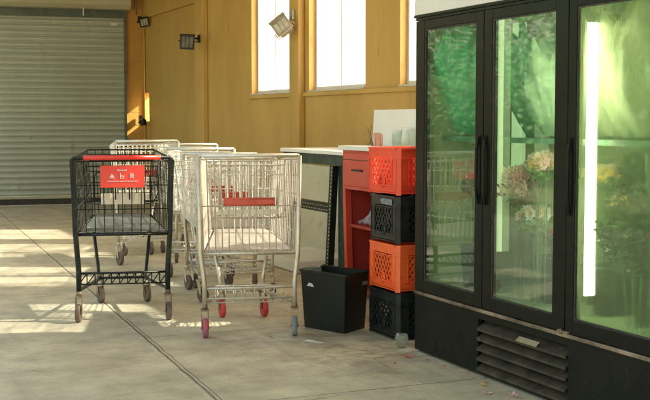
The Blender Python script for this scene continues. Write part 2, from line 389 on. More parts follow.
# block courses as fine grooves of the painted wall
bl = MB()
for k in range(1, 17): bl.box(SX1+.06, -.08, -.004, -.001, k*.2-.003, k*.2+.003)
bl.build('block_joint', M['yellow'], end)
sh = empty('roller_shutter', (WX, YF, 0), R(-6), label='closed grey green metal roller shutter with horizontal slats', cat='shutter')
s = MB(); n = 34; pitch = .0885; z0 = .135
prof = []
for k in range(n):
    z = z0+k*pitch
    prof += [(-.012, z), (-.034, z+.012), (-.040, z+.030), (-.036, z+.052), (-.020, z+.072), (-.010, z+.078)]
prof.append((-.012, z0+n*pitch))
vs = [];
for y, z in prof: vs += [(SX0, y, z), (SX1, y, z)]
fs = [(2*i, 2*i+1, 2*i+3, 2*i+2) for i in range(len(prof)-1)]
s.add(vs, fs); s.build('slat_curtain', M['shutter'], sh)
s = MB(); s.box(SX0, SX1, -.045, -.005, .095, .134); s.build('bottom_bar', M['hood'], sh)
s = MB(); s.box(SX0, SX1, -.03, -.006, .004, .094); s.build('gap_shade_strip', M['rubber'], sh)  # dark strip put in for the shadowed gap under the curtain
s = MB(); s.box(SX1, SX1+.033, -.07, .0, 0, 2.95); s.build('guide_rail', M['guide'], sh)
s = MB(); s.box(SX0-.038, SX0, -.07, .0, 0, 2.95); s.build('guide_rail', M['guide'], sh)
s = MB()
hp = [(0, 3.2), (-.30, 3.2), (-.345, 3.12), (-.345, 2.97), (-.30, 2.915), (-.19, 2.905), (-.19, 2.93)]
vs = []
for y, z in hp: vs += [(SX0-.05, y, z), (SX1+.075, y, z)]
s.add(vs, [(2*i, 2*i+2, 2*i+3, 2*i+1) for i in range(len(hp)-1)])
for xx in (SX0-.05, SX1+.075): s.add([(xx, y, z) for y, z in hp[:6]]+[(xx, 0, 2.93)], [tuple(range(7))])
s.build('roll_hood', M['hood'], sh)
s = MB(); s.box(SX0, SX1, -.065, -.046, 2.80, 2.93); s.build('hood_shade_strip', M['guide'], sh)  # dark strip drawn in for the shade under the hood
s = MB(); s.box(-.52, -.43, -.048, -.042, 2.69, 2.73); s.build('label_plate', M['paper'], sh)
s = MB(); s.box(-.965, -.95, -.36, -.346, 2.80, 2.92); s.build('pull_tab', M['paper'], sh)
# ceiling
c = MB(); c.box(.9, WX+.35, YN, 17.9, ZT+.004, ZT+.25)
for y in (2, 8, 14.34): c.box(1.0, WX-.01, y-.12, y+.12, ZT-.22, ZT+.002)
tag(c.build('ceiling', M['ceil']), kind='structure')
# unseen building and trees, added only for the fridge doors to reflect
bd = empty('added_stucco_building', (-8.5, 24, 0), label='peach stucco building added out of view for the door reflections', cat='building')
b = MB(); b.box(3.6, 7.6, 0, 4, 0, 5.2); b.build('wall', M['peachwall'], bd)
b = MB(); b.box(3.4, 7.8, -.25, 4.2, 5.2, 5.42); b.build('roof', M['hood'], bd)
b = MB(); b.box(4.9, 5.7, -.03, .0, .1, 2.3); b.build('door', M['white_frame'], bd)
tr = empty('added_tree', (-6.2, 15.5, 0), label='unseen leafy tree added in mid yard for the fridge doors to reflect', cat='tree', group='unseen trees added for the door reflections')
t = MB(); t.tube([(0, 0, 0), (.05, 0, 1.4), (0, .1, 2.6)], .16, 8, r1=.09)
for k in range(6):
    a = k*1.05; t.tube([(0, .05, 2.0), (math.cos(a)*.7, math.sin(a)*.7, 3.1), (math.cos(a)*1.3, math.sin(a)*1.3, 3.9)], .06, 6, r1=.02)
t.build('trunk', M['bark'], tr)
t = MB()
cl = [(random.uniform(-1.6, 1.6), random.uniform(-1.6, 1.6), random.uniform(1.2, 5.4)) for _ in range(70)]
for cx, cy, cz in cl:
    for _ in range(190):
        p = Vector((cx, cy, cz))+Vector([random.gauss(0, .34) for _ in range(3)])
        u = Vector([random.uniform(-1, 1) for _ in range(3)]).normalized()*.055; v_ = u.orthogonal().normalized()*.03
        t.quad(p-u, p+v_, p+u, p-v_)
t.build('crown', M['treeleaf'], tr)
for (x, y, a, lb) in ((-5.0, 19.5, 1.0, 'unseen leafy tree added for reflections, close to the stucco building'), (-9.2, 17.5, 2.2, 'unseen leafy tree added for reflections, furthest from the building'), (-7.6, 12.0, 4.0, 'unseen leafy tree added for reflections, nearest the fridge side'),
                   (-10.5, 11.5, 5.0, 'unseen leafy tree added for reflections, standing outermost')):
    c2 = copy_tree(tr); c2.location = (x, y, 0); c2.rotation_euler = (0, 0, a); c2.scale = (1.15, 1.15, 1.0); c2['label'] = lb

k = MB(); k.box(-6, 5.6, -.35, .35, 0, 1.15, 0)  # unseen hedge, added to hide bright far ground in the door reflections
for _ in range(9000):
    face = random.random()
    p = Vector((random.uniform(-6, 5.6), -.38+random.gauss(0, .05), random.uniform(0, 1.3))) if face < .7 else Vector((random.uniform(-6, 5.6), random.uniform(-.4, .4), 1.2+random.gauss(0, .07)))
    u = Vector([random.uniform(-1, 1) for _ in range(3)]).normalized()*.06; v_ = u.orthogonal().normalized()*.035
    k.quad(p-u, p+v_, p+u, p-v_)
tag(k.build('hedge', M['treeleaf'], loc=(-7.2, 21.6, 0)), 'unseen clipped hedge added to cover bright ground in the door reflections', 'hedge')
# ---------------------------------------------------------------- shopping carts
def make_caster(root, x, y, wm, fm, wr=.058, ztop=.17, ang=0.0, trail=.03):
    mt = Matrix.Translation((x, y, 0)) @ Matrix.Rotation(ang, 4, 'Z')
    f = MB()
    for sx in (-1, 1):
        vs = [mt @ Vector(p) for p in ((sx*.021, -.022, ztop-.015), (sx*.021, .022, ztop-.015), (sx*.021, -trail+.012, wr-.006), (sx*.021, -trail-.012, wr-.006))]
        vs2 = [mt @ Vector((p[0]*.86, p[1], p[2])) for p in ((sx*.021, -.022, ztop-.015), (sx*.021, .022, ztop-.015), (sx*.021, -trail+.012, wr-.006), (sx*.021, -trail-.012, wr-.006))]
        f.hexa(vs, vs2)
    f.box(-.024, .024, -.026, .026, ztop-.016, ztop-.006, 0, mt)
    f.lathe([(0, ztop-.006), (.017, ztop-.006), (.017, ztop+.022), (0, ztop+.022)], mtx=mt, n=12)
    o = f.build('caster', fm, root)
    w_ = MB(); r = wr
    mw = mt @ Matrix.Translation((0, -trail, wr))
    w_.lathe([(.010, -.013), (r*.62, -.011), (r*.66, -.015), (r*.93, -.015), (r, -.009), (r, .009), (r*.93, .015), (r*.66, .015), (r*.62, .011), (.010, .013)], n=22, axis='x', mtx=mw)
    w_.lathe([(0, -.024), (.007, -.024), (.007, .024), (0, .024)], n=8, axis='x', mtx=mw)
    w_.build('wheel', wm, o)

def make_cart(kind, loc, rz, label, P):
    root = empty('shopping_cart', loc, rz, label=label, cat='shopping cart', group='shopping carts parked in front of the shutter')
    wt, wb, ft, fb = P['wt']/2, P['wb']/2, P['ft']/2, P['fb']/2
    zt, zb, Lt = P['zt'], P['zb'], P['L']
    zft, zfb = P['zft'], zb+.05
    RT = [Vector((-wt, 0, zt)), Vector((wt, 0, zt))]; RB = [Vector((-wb, .03, zb)), Vector((wb, .03, zb))]
    FT = [Vector((-ft, Lt, zft)), Vector((ft, Lt, zft))]; FB = [Vector((-fb, Lt-.09, zfb)), Vector((fb, Lt-.09, zfb))]
    wr = P['wire']
    k = MB()
    # sides, front, floor, rear panel
    k.grid(RB[0], FB[0], FT[0], RT[0], P['ns'], P['nvs'], wr); k.grid(RB[1], FB[1], FT[1], RT[1], P['ns'], P['nvs'], wr)
    k.grid(FB[0], FB[1], FT[1], FT[0], P['nf'], P['nvs'], wr)
    k.grid(RB[0], RB[1], FB[1], FB[0], P['nf'], 10, wr)
    k.grid(RB[0], RB[1], RT[1]-Vector((0, 0, .02)), RT[0]-Vector((0, 0, .02)), P['nr'], P['nvr'], wr)
    rim = [RT[0], FT[0], FT[1], RT[1]]
    k.tube(rim, .0055, 6); k.tube([RB[0], FB[0], FB[1], RB[1], RB[0]], .005, 6)
    k.tube([p-Vector((0, 0, .035)) for p in rim], .0035, 5)
    k.build('basket', P['mb'], root)
    l = MB(); e_ = Vector((0, 0, .008)); th = Vector((0, 0, .004))
    a = [RB[0].lerp(RB[1], .04)+e_, RB[0].lerp(RB[1], .96)+e_, FB[0].lerp(FB[1], .94)+e_, FB[0].lerp(FB[1], .06)+e_]
    l.hexa(a, [p+th for p in a]); l.build('basket_floor', P['liner'], root)
    # frame
    fr = MB(); tr_ = P['tr']; xr = P['track']/2; xf = P['ftrack']/2; zr = .19; yb = P['base']
    for s_ in (-1, 1):
        fr.tube([(s_*(wt+.004), -.015, zt+.002), (s_*(wb+.012), .012, zb), (s_*xr, 0, .32), (s_*xr, 0, zr-.015)], tr_*P['post'], 8)
        up = Vector((s_*(fb+.005), yb+.02, zfb-.004))
        lo = Vector((s_*xf, yb+.03, zr-.02))
        path = [Vector((s_*xr, .01, zr+.03)), Vector((s_*(xr*.98), .05, zr+.005)), Vector((s_*xf, yb-.08, zr-.02))]
        path += [Vector((s_*xf, yb-.02, zr-.012)), Vector((s_*(xf+.004), yb+.022, zr+.016)), Vector((s_*(xf+.008), yb+.035, zr+.06)), up]
        fr.tube(path, tr_, 8)
    if kind == 'black':
        for s_ in (-1, 1):
            fr.hexa([(s_*(wb+.012)-.012, -.004, zb-.01), (s_*(wb+.012)+.012, -.004, zb-.01), (s_*(wb+.012)+.012, .03, zb-.01), (s_*(wb+.012)-.012, .03, zb-.01)],
                    [(s_*(wt+.004)-.020, -.03, zt-.01), (s_*(wt+.004)+.020, -.03, zt-.01), (s_*(wt+.004)+.020, .02, zt-.01), (s_*(wt+.004)-.020, .02, zt-.01)])
    fr.tube([(-wb-.01, .02, zb-.008), (wb+.01, .02, zb-.008)], tr_*.8, 8)
    fr.tube([(-xf, yb-.05, zr-.018), (xf, yb-.05, zr-.018)], tr_*.8, 8)
    fr.build('frame', P['mf'], root)
    # lower tray
    tr2 = MB(); za, zc = P['tray']
    A = Vector((-xr, .0, za)); B = Vector((xr, .0, za))
    Fa = Vector((-xf, yb-.06, zr+.02)); Fb_ = Vector((xf, yb-.06, zr+.02))
    tr2.tube([A, B], .008, 6); tr2.tube([A-Vector((0, 0, za-zc)), B-Vector((0, 0, za-zc))], .005, 6)
    tr2.grid(A, B, Fb_, Fa, P['nt'], 3, .0028)
    if P['zig']:
        m_ = 11
        for i in range(m_):
            x0 = -xr+2*xr*i/m_; x1 = -xr+2*xr*(i+1)/m_
            tr2.tube([(x0, 0, zc), (x1, 0, za)], .0035, 4, 0, False); tr2.tube([(x1, 0, za), (x1, 0, zc)], .0035, 4, 0, False)
    else:
        m_ = 9
        for i in range(1, m_):
            x0 = -xr+2*xr*i/m_
            tr2.tube([(x0, 0, za+.004), (x0*.95, -.012, (za+zc)/2), (x0*.95, .03, zc-.03), (x0*.8, yb-.2, zc-.02)], .0034, 4, 0, False)
        tr2.tube([(-xr*.95, .03, zc-.03), (xr*.95, .03, zc-.03)], .0035, 5)
    tr2.build('lower_tray', P['mt'], root)
    # child seat (folded near the rear panel)
    cs = MB(); yc = .075; w_ = wb*.80; z1 = zt-.055; z0_ = zb+.20
    cs.grid((-w_, yc, z0_), (w_, yc, z0_), (w_, yc+.01, z1), (-w_, yc+.01, z1), 10, 1, wr*1.15)
    for s_ in (-1, 1):
        c0 = s_*w_*.48
        cs.tube([(c0-.065, yc-.02, z0_+.01), (c0-.065, yc-.02, z1-.06), (c0-.05, yc-.02, z1-.035), (c0+.05, yc-.02, z1-.035), (c0+.065, yc-.02, z1-.06), (c0+.065, yc-.02, z0_+.01)], wr*1.5, 5)
    cs.tube([(-w_, yc, z0_+.05), (-w_*.9, yc+.18, z0_-.02), (w_*.9, yc+.18, z0_-.02), (w_, yc, z0_+.05)], wr*1.4, 5)
    seat = cs.build('child_seat', P['mb'], root)
    if kind == 'black':
        f = MB(); f.box(-.036, .036, .04, .044, 0, 0)  # placeholder removed below
        f = MB(); f.box(-.137, .137, -.022, -.016, .845, .985); pl = f.build('red_sign', M['redpl'], root, bevel=.003); pl['label'] = 'red sign with small white symbols'
        t_ = MB(); y0, y1 = -.0245, -.0225
        zc_ = .915
        def bx(x0, x1, z0, z1): t_.box(x0, x1, y0, y1, z0, z1)
        # faint word on top, three symbols, a line of small writing
        for i, (x, ww) in enumerate(((-.030, .006), (-.019, .007), (-.009, .004), (-.001, .007), (.010, .006), (.020, .006))):
            bx(x, x+ww, zc_+.036, zc_+.043+(.003 if i in (0, 5) else 0))
        t_.add([(-.078, y0, zc_-.004), (-.050, y0, zc_-.004), (-.064, y0, zc_+.020)], [(0, 1, 2)]); bx(-.080, -.048, zc_-.010, zc_-.006)
        bx(-.014, -.009, zc_-.012, zc_+.022); bx(-.009, .010, zc_+.001, zc_+.006); bx(.006, .010, zc_-.012, zc_+.006); bx(-.009, .010, zc_-.012, zc_-.008)
        bx(.050, .054, zc_-.010, zc_+.024); bx(.058, .062, zc_-.006, zc_+.020); bx(.066, .070, zc_-.012, zc_+.018); bx(.054, .070, zc_+.002, zc_+.006)
        x = -.092
        while x < .092:
            ww = random.uniform(.003, .008); bx(x, x+ww, zc_-.032, zc_-.027); x += ww+random.uniform(.002, .005)
        t_.build('symbols', M['paper'], pl)
        f = MB(); f.box(-.135, .135, .066, .074, .735, .805); f.build('seat_flap', M['cream'], root)
    else:
        f = MB(); f.box(-P['fl'], P['fl'], yc-.075, yc-.055, zt-.282, zt-.256); f.tube([(-P['fl'], yc-.065, zt-.252), (P['fl'], yc-.065, zt-.252)], .008, 8)
        f.tube([(-P['fl'], yc-.067, zt-.285), (P['fl'], yc-.067, zt-.285)], .007, 8)
        f.build('seat_grip', P['grip2'], root)
        f = MB(); f.box(-P['fl']*1.2, P['fl']*1.2, yc-.045, yc-.04, zt-.345, zt-.315); f.build('seat_flap', M['cream'], root)
    # handle
    h = MB(); h.tube([(-wt-.004, -.015, zt+.004), (wt+.004, -.015, zt+.004)], .0115 if kind == 'black' else .009, 10)
    hb = h.build('handle', P['mh2'], root)
    h = MB(); hw = wt*P['gripw']; h.tube([(-hw, -.015, zt+.004), (hw, -.015, zt+.004)], .0155 if kind == 'black' else .0115, 12); h.build('grip', P['mh'], hb)
    for i, (x, y, m_, a_) in enumerate(((-xr, 0, P['w'][0], P['wa'][0]), (xr, 0, P['w'][1], P['wa'][1]), (-xf, yb-.03, P['w'][2], P['wa'][2]), (xf, yb-.03, P['w'][3], P['wa'][3]))):
        make_caster(root, x, y, m_, P['cast'], ang=a_)
    return root
B_ = dict(wt=.60, wb=.565, ft=.46, fb=.40, zt=1.03, zb=.555, zft=1.06, L=.92, wire=.0030, ns=12, nvs=6, nf=9, nr=10, nvr=3, mb=M['blackm'], liner=M['liner'],
          tr=.0115, post=1.5, track=.555, ftrack=.32, base=.80, mf=M['blackm'], tray=(.305, .235), nt=10, zig=True, mt=M['blackm'], mh=M['redpl'], mh2=M['blackm'], gripw=.80,
          w=(M['brub'], M['brub'], M['brub'], M['brub']), wa=(-.15, .1, .3, .25), cast=M['rust'], fl=.1, grip2=M['redpl'])
make_cart('black', (1.716, 7.15, 0), R(-13), 'black wire shopping cart with red handle and red sign, nearest the shutter side', B_)
S_ = dict(wt=.580, wb=.55, ft=.44, fb=.38, zt=1.06, zb=.495, zft=1.00, L=.90, wire=.0037, ns=16, nvs=5, nf=10, nr=14, nvr=2, mb=M['chrome'], liner=M['cliner'],
          tr=.0125, post=1.1, track=.53, ftrack=.27, base=.72, mf=M['tanm'], tray=(.285, .225), nt=10, zig=False, mt=M['chrome'], mh=M['whitem'], mh2=M['chrome'], gripw=.97,
          w=(M['redblue'], M['greyrub'], M['redrub'], M['redrub']), wa=(.05, -.1, .15, .2), cast=M['rust'], fl=.15, grip2=M['redpl2'])
make_cart('silver', (2.272, 6.335, 0), R(-15.5), 'front silver wire shopping cart with red front wheels and faded red seat grip', S_)
W_ = dict(S_); W_.update(wire=.0032, zft=1.0, wt=.56, wb=.53, zt=1.05, zb=.53, mb=M['whitem'], mf=M['tanm'], mt=M['whitem'], mh=M['whitem'], mh2=M['whitem'], fl=.10, grip2=M['redpl2'], nvs=7, nvr=4,
          w=(M['brub'],)*4, wa=(.3, -.2, .4, .1), liner=M['cliner'], cast=M['tanm'])
w3 = make_cart('white', (2.65, 7.66, 0), R(-2), 'pale wire shopping cart directly behind the front silver cart', W_)
w3.scale = (1, 1, .95)
for (x, y, a_, sc_, lb) in ((2.72, 8.22, -14, .965, 'pale wire shopping cart nested into the one behind the silver cart'), (2.78, 8.92, -23, .985, 'pale wire shopping cart second behind the silver one, in the middle of the row'),
                        (3.19, 10.62, -22, .985, 'pale wire shopping cart furthest back, on the wall side'),
                        (2.60, 9.92, -6, 1.03, 'tallest pale shopping cart rising behind the black cart')):
    cc = copy_tree(w3); cc.location = (x, y, 0); cc.rotation_euler = (0, 0, R(a_)); cc.scale = (.97, 1, sc_); cc['label'] = lb

# ---------------------------------------------------------------- crates
def make_crate(m, loc, label, lx=.335, ly=.385, h=.272, rz=0, cat_group='plastic milk crates stacked beside the fridge'):
    r = empty('milk_crate', loc, rz, label=label, cat='milk crate', group=cat_group)
    hx, hy = lx/2, ly/2
    k = MB(); th = .010
    def side(org, ax, nrm, wdt):
        org = Vector(org); ax = Vector(ax); nrm = Vector(nrm); up = Vector((0, 0, 1))
        def slab(u0, u1, z0, z1, d0=0.0, d1=th):
            b4 = [org+ax*u0-nrm*d1+up*z0, org+ax*u1-nrm*d1+up*z0, org+ax*u1-nrm*d0+up*z0, org+ax*u0-nrm*d0+up*z0]
            k.hexa(b4, [p+up*(z1-z0) for p in b4])
        c0 = .022
        slab(c0, wdt-c0, .215, h-.006, .004); slab(c0, wdt-c0, .018, .048, .004)
        a0, a1 = .075, wdt-.075
        slab(c0, a0, .048, .215, .004); slab(a1, wdt-c0, .048, .215, .004)
        # ribs
        for z in (.008, .030, .050): slab(c0, wdt-c0, z, z+.006, -.002)
        slab(c0, wdt-c0, h-.012, h, -.003); slab(c0, wdt-c0, .205, .210, -.001, .006)
        for u in (c0, a0-.004, a1, wdt-c0-.005): slab(u, u+.005, .05, .21, 0, .006)
        # diamond lattice
        W_l = a1-a0; z0, z1 = .048, .205; H_l = z1-z0; st = W_l/6
        def clipline(s_):
            out = []
            i = -8
            while i < 16:
                u0 = i*st; 
                # line u = u0 + s*(z)*0.72
                p = []
                for zz in (0, H_l): p.append((u0+s_*zz*.72, zz))
                (ua, za), (ub, zb) = p
                # clip to 0..W
                def cl(u_t): return za+(u_t-ua)/(ub-ua)*(zb-za)
                pts = [(ua, za), (ub, zb)]
                lo, hi = 0, W_l
                if max(ua, ub) <= lo or min(ua, ub) >= hi: i += 1; continue
                res = []
                for (u, z) in pts:
                    if u < lo: z = cl(lo); u = lo
                    if u > hi: z = cl(hi); u = hi
                    res.append((u, z))
                out.append(res); i += 1
            return out
        for s_ in (1, -1):
            for (ua, za), (ub, zb) in clipline(s_):
                a = org+ax*(a0+ua)+up*(z0+za)-nrm*(.004 if s_ > 0 else .0055); b2 = org+ax*(a0+ub)+up*(z0+zb)-nrm*(.004 if s_ > 0 else .0055)
                d = (b2-a); 
                if d.length < .01: continue
                wv = d.normalized().cross(nrm)*.0042; tv = nrm*.005
                k.hexa([a-wv-tv, b2-wv-tv, b2-wv, a-wv], [a+wv-tv, b2+wv-tv, b2+wv, a+wv])
        # hand hold: plate with raised lip at the bottom of the lattice
        cu = wdt/2; pts = arc(org+ax*cu+up*.062, .042, 0, math.pi, 10, ax, up)
        k.tube(pts, .005, 6)
        base = org+ax*cu+up*.062-nrm*.008
        vs = [base]+[p-nrm*.008 for p in pts]; k.add(vs, [(0, i, i+1) for i in range(1, len(pts))])
        k.tube(arc(org+ax*cu+up*.088, .045, math.pi*1.15, math.pi*1.85, 8, ax, up), .0045, 6)
    side((-hx, -hy, 0), (0, 1, 0), (-1, 0, 0), ly); side((hx, -hy, 0), (0, 1, 0), (1, 0, 0), ly)
    side((-hx, -hy, 0), (1, 0, 0), (0, -1, 0), lx); side((-hx, hy, 0), (1, 0, 0), (0, 1, 0), lx)
    for sx in (-1, 1):
        for sy in (-1, 1):   # chamfered corner posts
            a = Vector((sx*(hx-.001), sy*(hy-.024), 0)); b2 = Vector((sx*(hx-.024), sy*(hy-.001), 0)); c2 = Vector((sx*(hx-.032), sy*(hy-.012), 0)); d2 = Vector((sx*(hx-.012), sy*(hy-.032), 0))
            q = [a, b2, c2, d2]; k.hexa(q, [p+Vector((0, 0, h)) for p in q])
    k.build('crate_shell', m, r)
    k2 = MB(); hx2, hy2 = hx-.014, hy-.014
    k2.box(-hx2, hx2, -hy2, hy2, .012, .016)
    for i in range(1, 8):
        x = -hx2+2*hx2*i/8; k2.box(x-.003, x+.003, -hy2, hy2, .016, .024)
    k2.build('crate_floor', m, r)
    return r
CX, CY = 3.155, 6.027
for i, (m, lb) in enumerate(((M['crblack'], 'black milk crate at the bottom of the stack beside the fridge'), (M['orange2'], 'orange milk crate between two black crates in the stack'),
                             (M['crblack'], 'black milk crate under the top orange crate of the stack'), (M['orange'], 'orange red milk crate at the top of the stack'))):
    cr = make_crate(m, (CX+random.uniform(-.006, .006), CY+random.uniform(-.006, .006), .279*i+.001), lb, rz=random.uniform(-.03, .03))
    if i == 2:
        k = MB(); k.add([(-.1695, .02, .222), (-.1695, -.13, .219), (-.1695, -.125, .252), (-.1695, -.02, .256), (-.1695, .03, .248)], [(0, 1, 2, 3, 4)]); k.build('worn_label', M['greyrub'], cr)
make_crate(M['redpl2'], (4.02, 12.5, 0), 'red plastic crate on the floor against the wall behind the carts', .30, .44, .25, cat_group=None)

# ---------------------------------------------------------------- waste bin
bn = empty('waste_bin', (2.84, 6.38, 0), label='black square waste bin on the floor between carts and crates', cat='waste bin')
A, B2, C2 = Vector((2.676, 6.471, 0)), Vector((2.803, 6.163, 0)), Vector((3.000, 6.291, 0)); D2 = A+C2-B2
ctr = (A+C2)/2
def ringpts(s_, z): return [Vector((0, 0, z))+(p-ctr)*s_+ctr-Vector((2.84, 6.38, 0)) for p in (A, B2, C2, D2)]
k = MB(); o4 = ringpts(1.0, 0); t4 = ringpts(1.13, .355); it = ringpts(1.09, .355); ib = ringpts(.96, .01)
k.add(o4+t4+it+ib, [(0, 1, 5, 4), (1, 2, 6, 5), (2, 3, 7, 6), (3, 0, 4, 7), (4, 5, 9, 8), (5, 6, 10, 9), (6, 7, 11, 10), (7, 4, 8, 11), (8, 9, 13, 12), (9, 10, 14, 13), (10, 11, 15, 14), (11, 8, 12, 15), (12, 13, 14, 15), (3, 2, 1, 0)])
k.build('bin_body', M['bin'], bn, bevel=.008)
k = MB(); k.tube(ringpts(1.145, .352)+[ringpts(1.145, .352)[0]], .009, 6); k.build('rim', M['bin'], bn)
def facept(u, z, out=.004):   # on the A-B face
    s_ = 1+.13*z/.355; a, b2 = [(p-ctr)*s_+ctr-Vector((2.84, 6.38, 0)) for p in (A, B2)]
    p = a.lerp(b2, u); p.z = z; n_ = Vector((-(B2-A).y, (B2-A).x, 0)).normalized()*-1
    if n_.x > 0: n_ = -n_
    return p+n_*out
k = MB(); k.quad(facept(.14, .262), facept(.30, .258), facept(.27, .278), facept(.19, .283)); lbl = k.build('torn_label', M['paper'], bn)
def facept2(u, z, out=.004):
    s_ = 1+.13*z/.355; a, b2 = [(p-ctr)*s_+ctr-Vector((2.84, 6.38, 0)) for p in (B2, C2)]
    p = a.lerp(b2, u); p.z = z; n_ = Vector(((C2-B2).y, -(C2-B2).x, 0)).normalized()
    return p+n_*out
k = MB(); k.quad(facept2(.72, .272), facept2(.95, .272), facept2(.95, .295), facept2(.72, .295)); k.build('moulded_mark', M['greyrub'], bn)

# ---------------------------------------------------------------- slotted steel work table
wt_ = empty('work_table', (3.75, 8.9, 0), label='work table with pale top and black slotted steel legs behind the bin', cat='table')
def L_(x, y, z): return Vector((x-3.75, y-8.9, z))
k = MB(); k.box(-.03, .68, -.68, .66, .992, 1.022); k.build('tabletop', M['top'], wt_, bevel=.003)
k = MB(); k.box(-.005, .64, -.66, .64, .905, .990); k.build('apron', M['apron'], wt_)
def slotted(a, b, nrm, wd, nm, rows=2):
    """steel strip with real slots, from a to b"""
    a = Vector(a); b = Vector(b); ax = (b-a); Ln = ax.length; ax.normalize(); nrm = Vector(nrm); sd = ax.cross(nrm).normalized()
    k = MB(); t_ = .003
    def sl(u0, u1, s0, s1):
        q = [a+ax*u0+sd*s0, a+ax*u1+sd*s0, a+ax*u1+sd*s1, a+ax*u0+sd*s1]
        k.hexa([p-nrm*t_ for p in q], q)
    h = wd/2; slot_w = .009 if rows == 2 else .022
    pitch_ = .036 if rows == 2 else .031; n_ = int(Ln/pitch_)
    cen = (h*.45, -h*.45) if rows == 2 else (h*.15,)
    edges = [-h]
    for c_ in sorted(cen): edges += [c_-slot_w/2, c_+slot_w/2]
    edges.append(h)
    for i in range(0, len(edges), 2): sl(0, Ln, edges[i], edges[i+1])
    for i in range(1, len(edges)-1, 2):
        for j in range(n_+1):
            u = j*pitch_+(pitch_*.5 if i > 1 else 0); sl(max(0, u), min(Ln, u+pitch_*.42), edges[i], edges[i+1])
    # return flange of the angle
    q = [a+sd*h, b+sd*h, b+sd*h+nrm*-wd*.8, a+sd*h+nrm*-wd*.8]
    k.hexa(q, [p+sd*t_ for p in q])
    k.build(nm, M['slotted'], wt_)
for x in (3.75, 4.36):
    nn = (-1, 0, 0)
    slotted(L_(x, 8.60, 0), L_(x, 8.495, .905), nn, .062, 'leg', 1)
    slotted(L_(x, 8.135, 0), L_(x, 8.27, .905), nn, .062, 'leg', 1)
    slotted(L_(x, 9.50, 0), L_(x, 9.45, .905), nn, .05, 'leg', 1)
slotted(L_(3.756, 8.58, .548), L_(3.756, 9.48, .548), (-1, 0, 0), .072, 'cross_bar', 2)
k = MB(); q = [L_(3.80, 8.30, .05), L_(3.80, 8.47, .05), L_(3.82, 8.47, .05), L_(3.82, 8.30, .05)]
k.hexa(q, [p+Vector((0, 0, .85)) for p in q]); k.build('end_panel', M['apron'], wt_)
# boards behind / under it
bo = MB()
bo.hexa([(4.24, 8.62, 0), (4.26, 8.62, 0), (4.26, 11.7, 0), (4.24, 11.7, 0)], [(4.49, 8.66, .80), (4.51, 8.66, .80), (4.51, 11.7, .83), (4.49, 11.7, .83)])
tag(bo.build('plywood_sheet', M['board']), 'long cream stained board leaning against the yellow wall behind the table', 'board')
k = MB(); k.hexa([(3.55, 8.75, .005), (4.1, 8.75, .005), (4.1, 9.75, .005), (3.55, 9.75, .005)], [(3.55, 8.75, .10), (4.1, 8.78, .115), (4.1, 9.75, .10), (3.58, 9.73, .11)])
tag(k.build('flat_carton', M['wboard'], bevel=.01), 'flattened pale carton lying on the floor under the table', 'carton')

# ---------------------------------------------------------------- red cabinet
cb = empty('red_cabinet', (3.45, 7.0, 0), label='tall red metal cabinet with a drawer and open front behind the crates', cat='cabinet')
def Cc(x0, x1, y0, y1, z0, z1, nm, m, par=cb, bevel=0):
    k = MB(); k.box(x0-3.45, x1-3.45, y0-7.0, y1-7.0, z0, z1); return k.build(nm, m, par, bevel=bevel)
Cc(3.42, 4.10, 6.30, 7.63, 1.055, 1.085, 'worktop', M['top'], bevel=.003)
Cc(3.445, 4.08, 6.33, 7.60, .775, 1.053, 'drawer_case', M['redwood'])
dr = Cc(3.432, 3.444, 7.10, 7.575, .80, 1.035, 'drawer', M['redwood'], bevel=.004)
k = MB(); k.box(-.032, -.019, .235, .40, .91, .922); k.box(-.019, -.018, .10, .57, .985, .99); k.build('handle', M['slotted'], dr)
dr = Cc(3.432, 3.444, 6.36, 7.08, .80, 1.035, 'drawer', M['redwood'], bevel=.004)
k = MB(); k.box(-.032, -.019, -.38, -.20, .91, .922); k.build('handle', M['slotted'], dr)
Cc(4.05, 4.08, 6.34, 7.59, .05, .774, 'back_panel', M['redin'])
Cc(3.50, 4.05, 7.565, 7.585, .05, .774, 'side_panel', M['redin']); Cc(3.50, 4.05, 6.35, 6.37, .05, .774, 'side_panel', M['redin'])
Cc(3.47, 4.05, 6.37, 7.565, .50, .52, 'shelf', M['redin']); Cc(3.47, 4.05, 6.37, 7.565, .05, .07, 'shelf', M['redin'])
for y0 in (7.555, 6.335):
    k = MB(); dy = -.05 if y0 > 7 else .0
    q = [Vector((-.005, y0-7+dy, 0)), Vector((.04, y0-7+dy, 0)), Vector((.04, y0-7+.045+dy, 0)), Vector((-.005, y0-7+.045+dy, 0))]
    k.hexa(q, [p+Vector((0, -dy, .774)) for p in q]); k.build('leg', M['redwood'], cb)
    k = MB(); k.box(.585, .625, y0-7, y0-7+.045, 0, .05); k.build('leg', M['redwood'], cb)
# crumpled bag on the shelf
k = MB(); nx_, ny_ = 14, 10; vs = []
for i in range(nx_+1):
    for j in range(ny_+1):
        u, v_ = i/nx_, j/ny_
        vs.append((3.50+.20*u+random.uniform(-.01, .01), 7.20+.26*v_+random.uniform(-.01, .01), .522+.10*math.sin(u*math.pi)*math.sin(v_*math.pi)+random.uniform(0, .035)))
k.add(vs, [(i*(ny_+1)+j, (i+1)*(ny_+1)+j, (i+1)*(ny_+1)+j+1, i*(ny_+1)+j+1) for i in range(nx_) for j in range(ny_)])
tag(k.build('plastic_bag', M['plasticbag']), 'crumpled clear plastic bag on the shelf of the red cabinet', 'plastic bag')
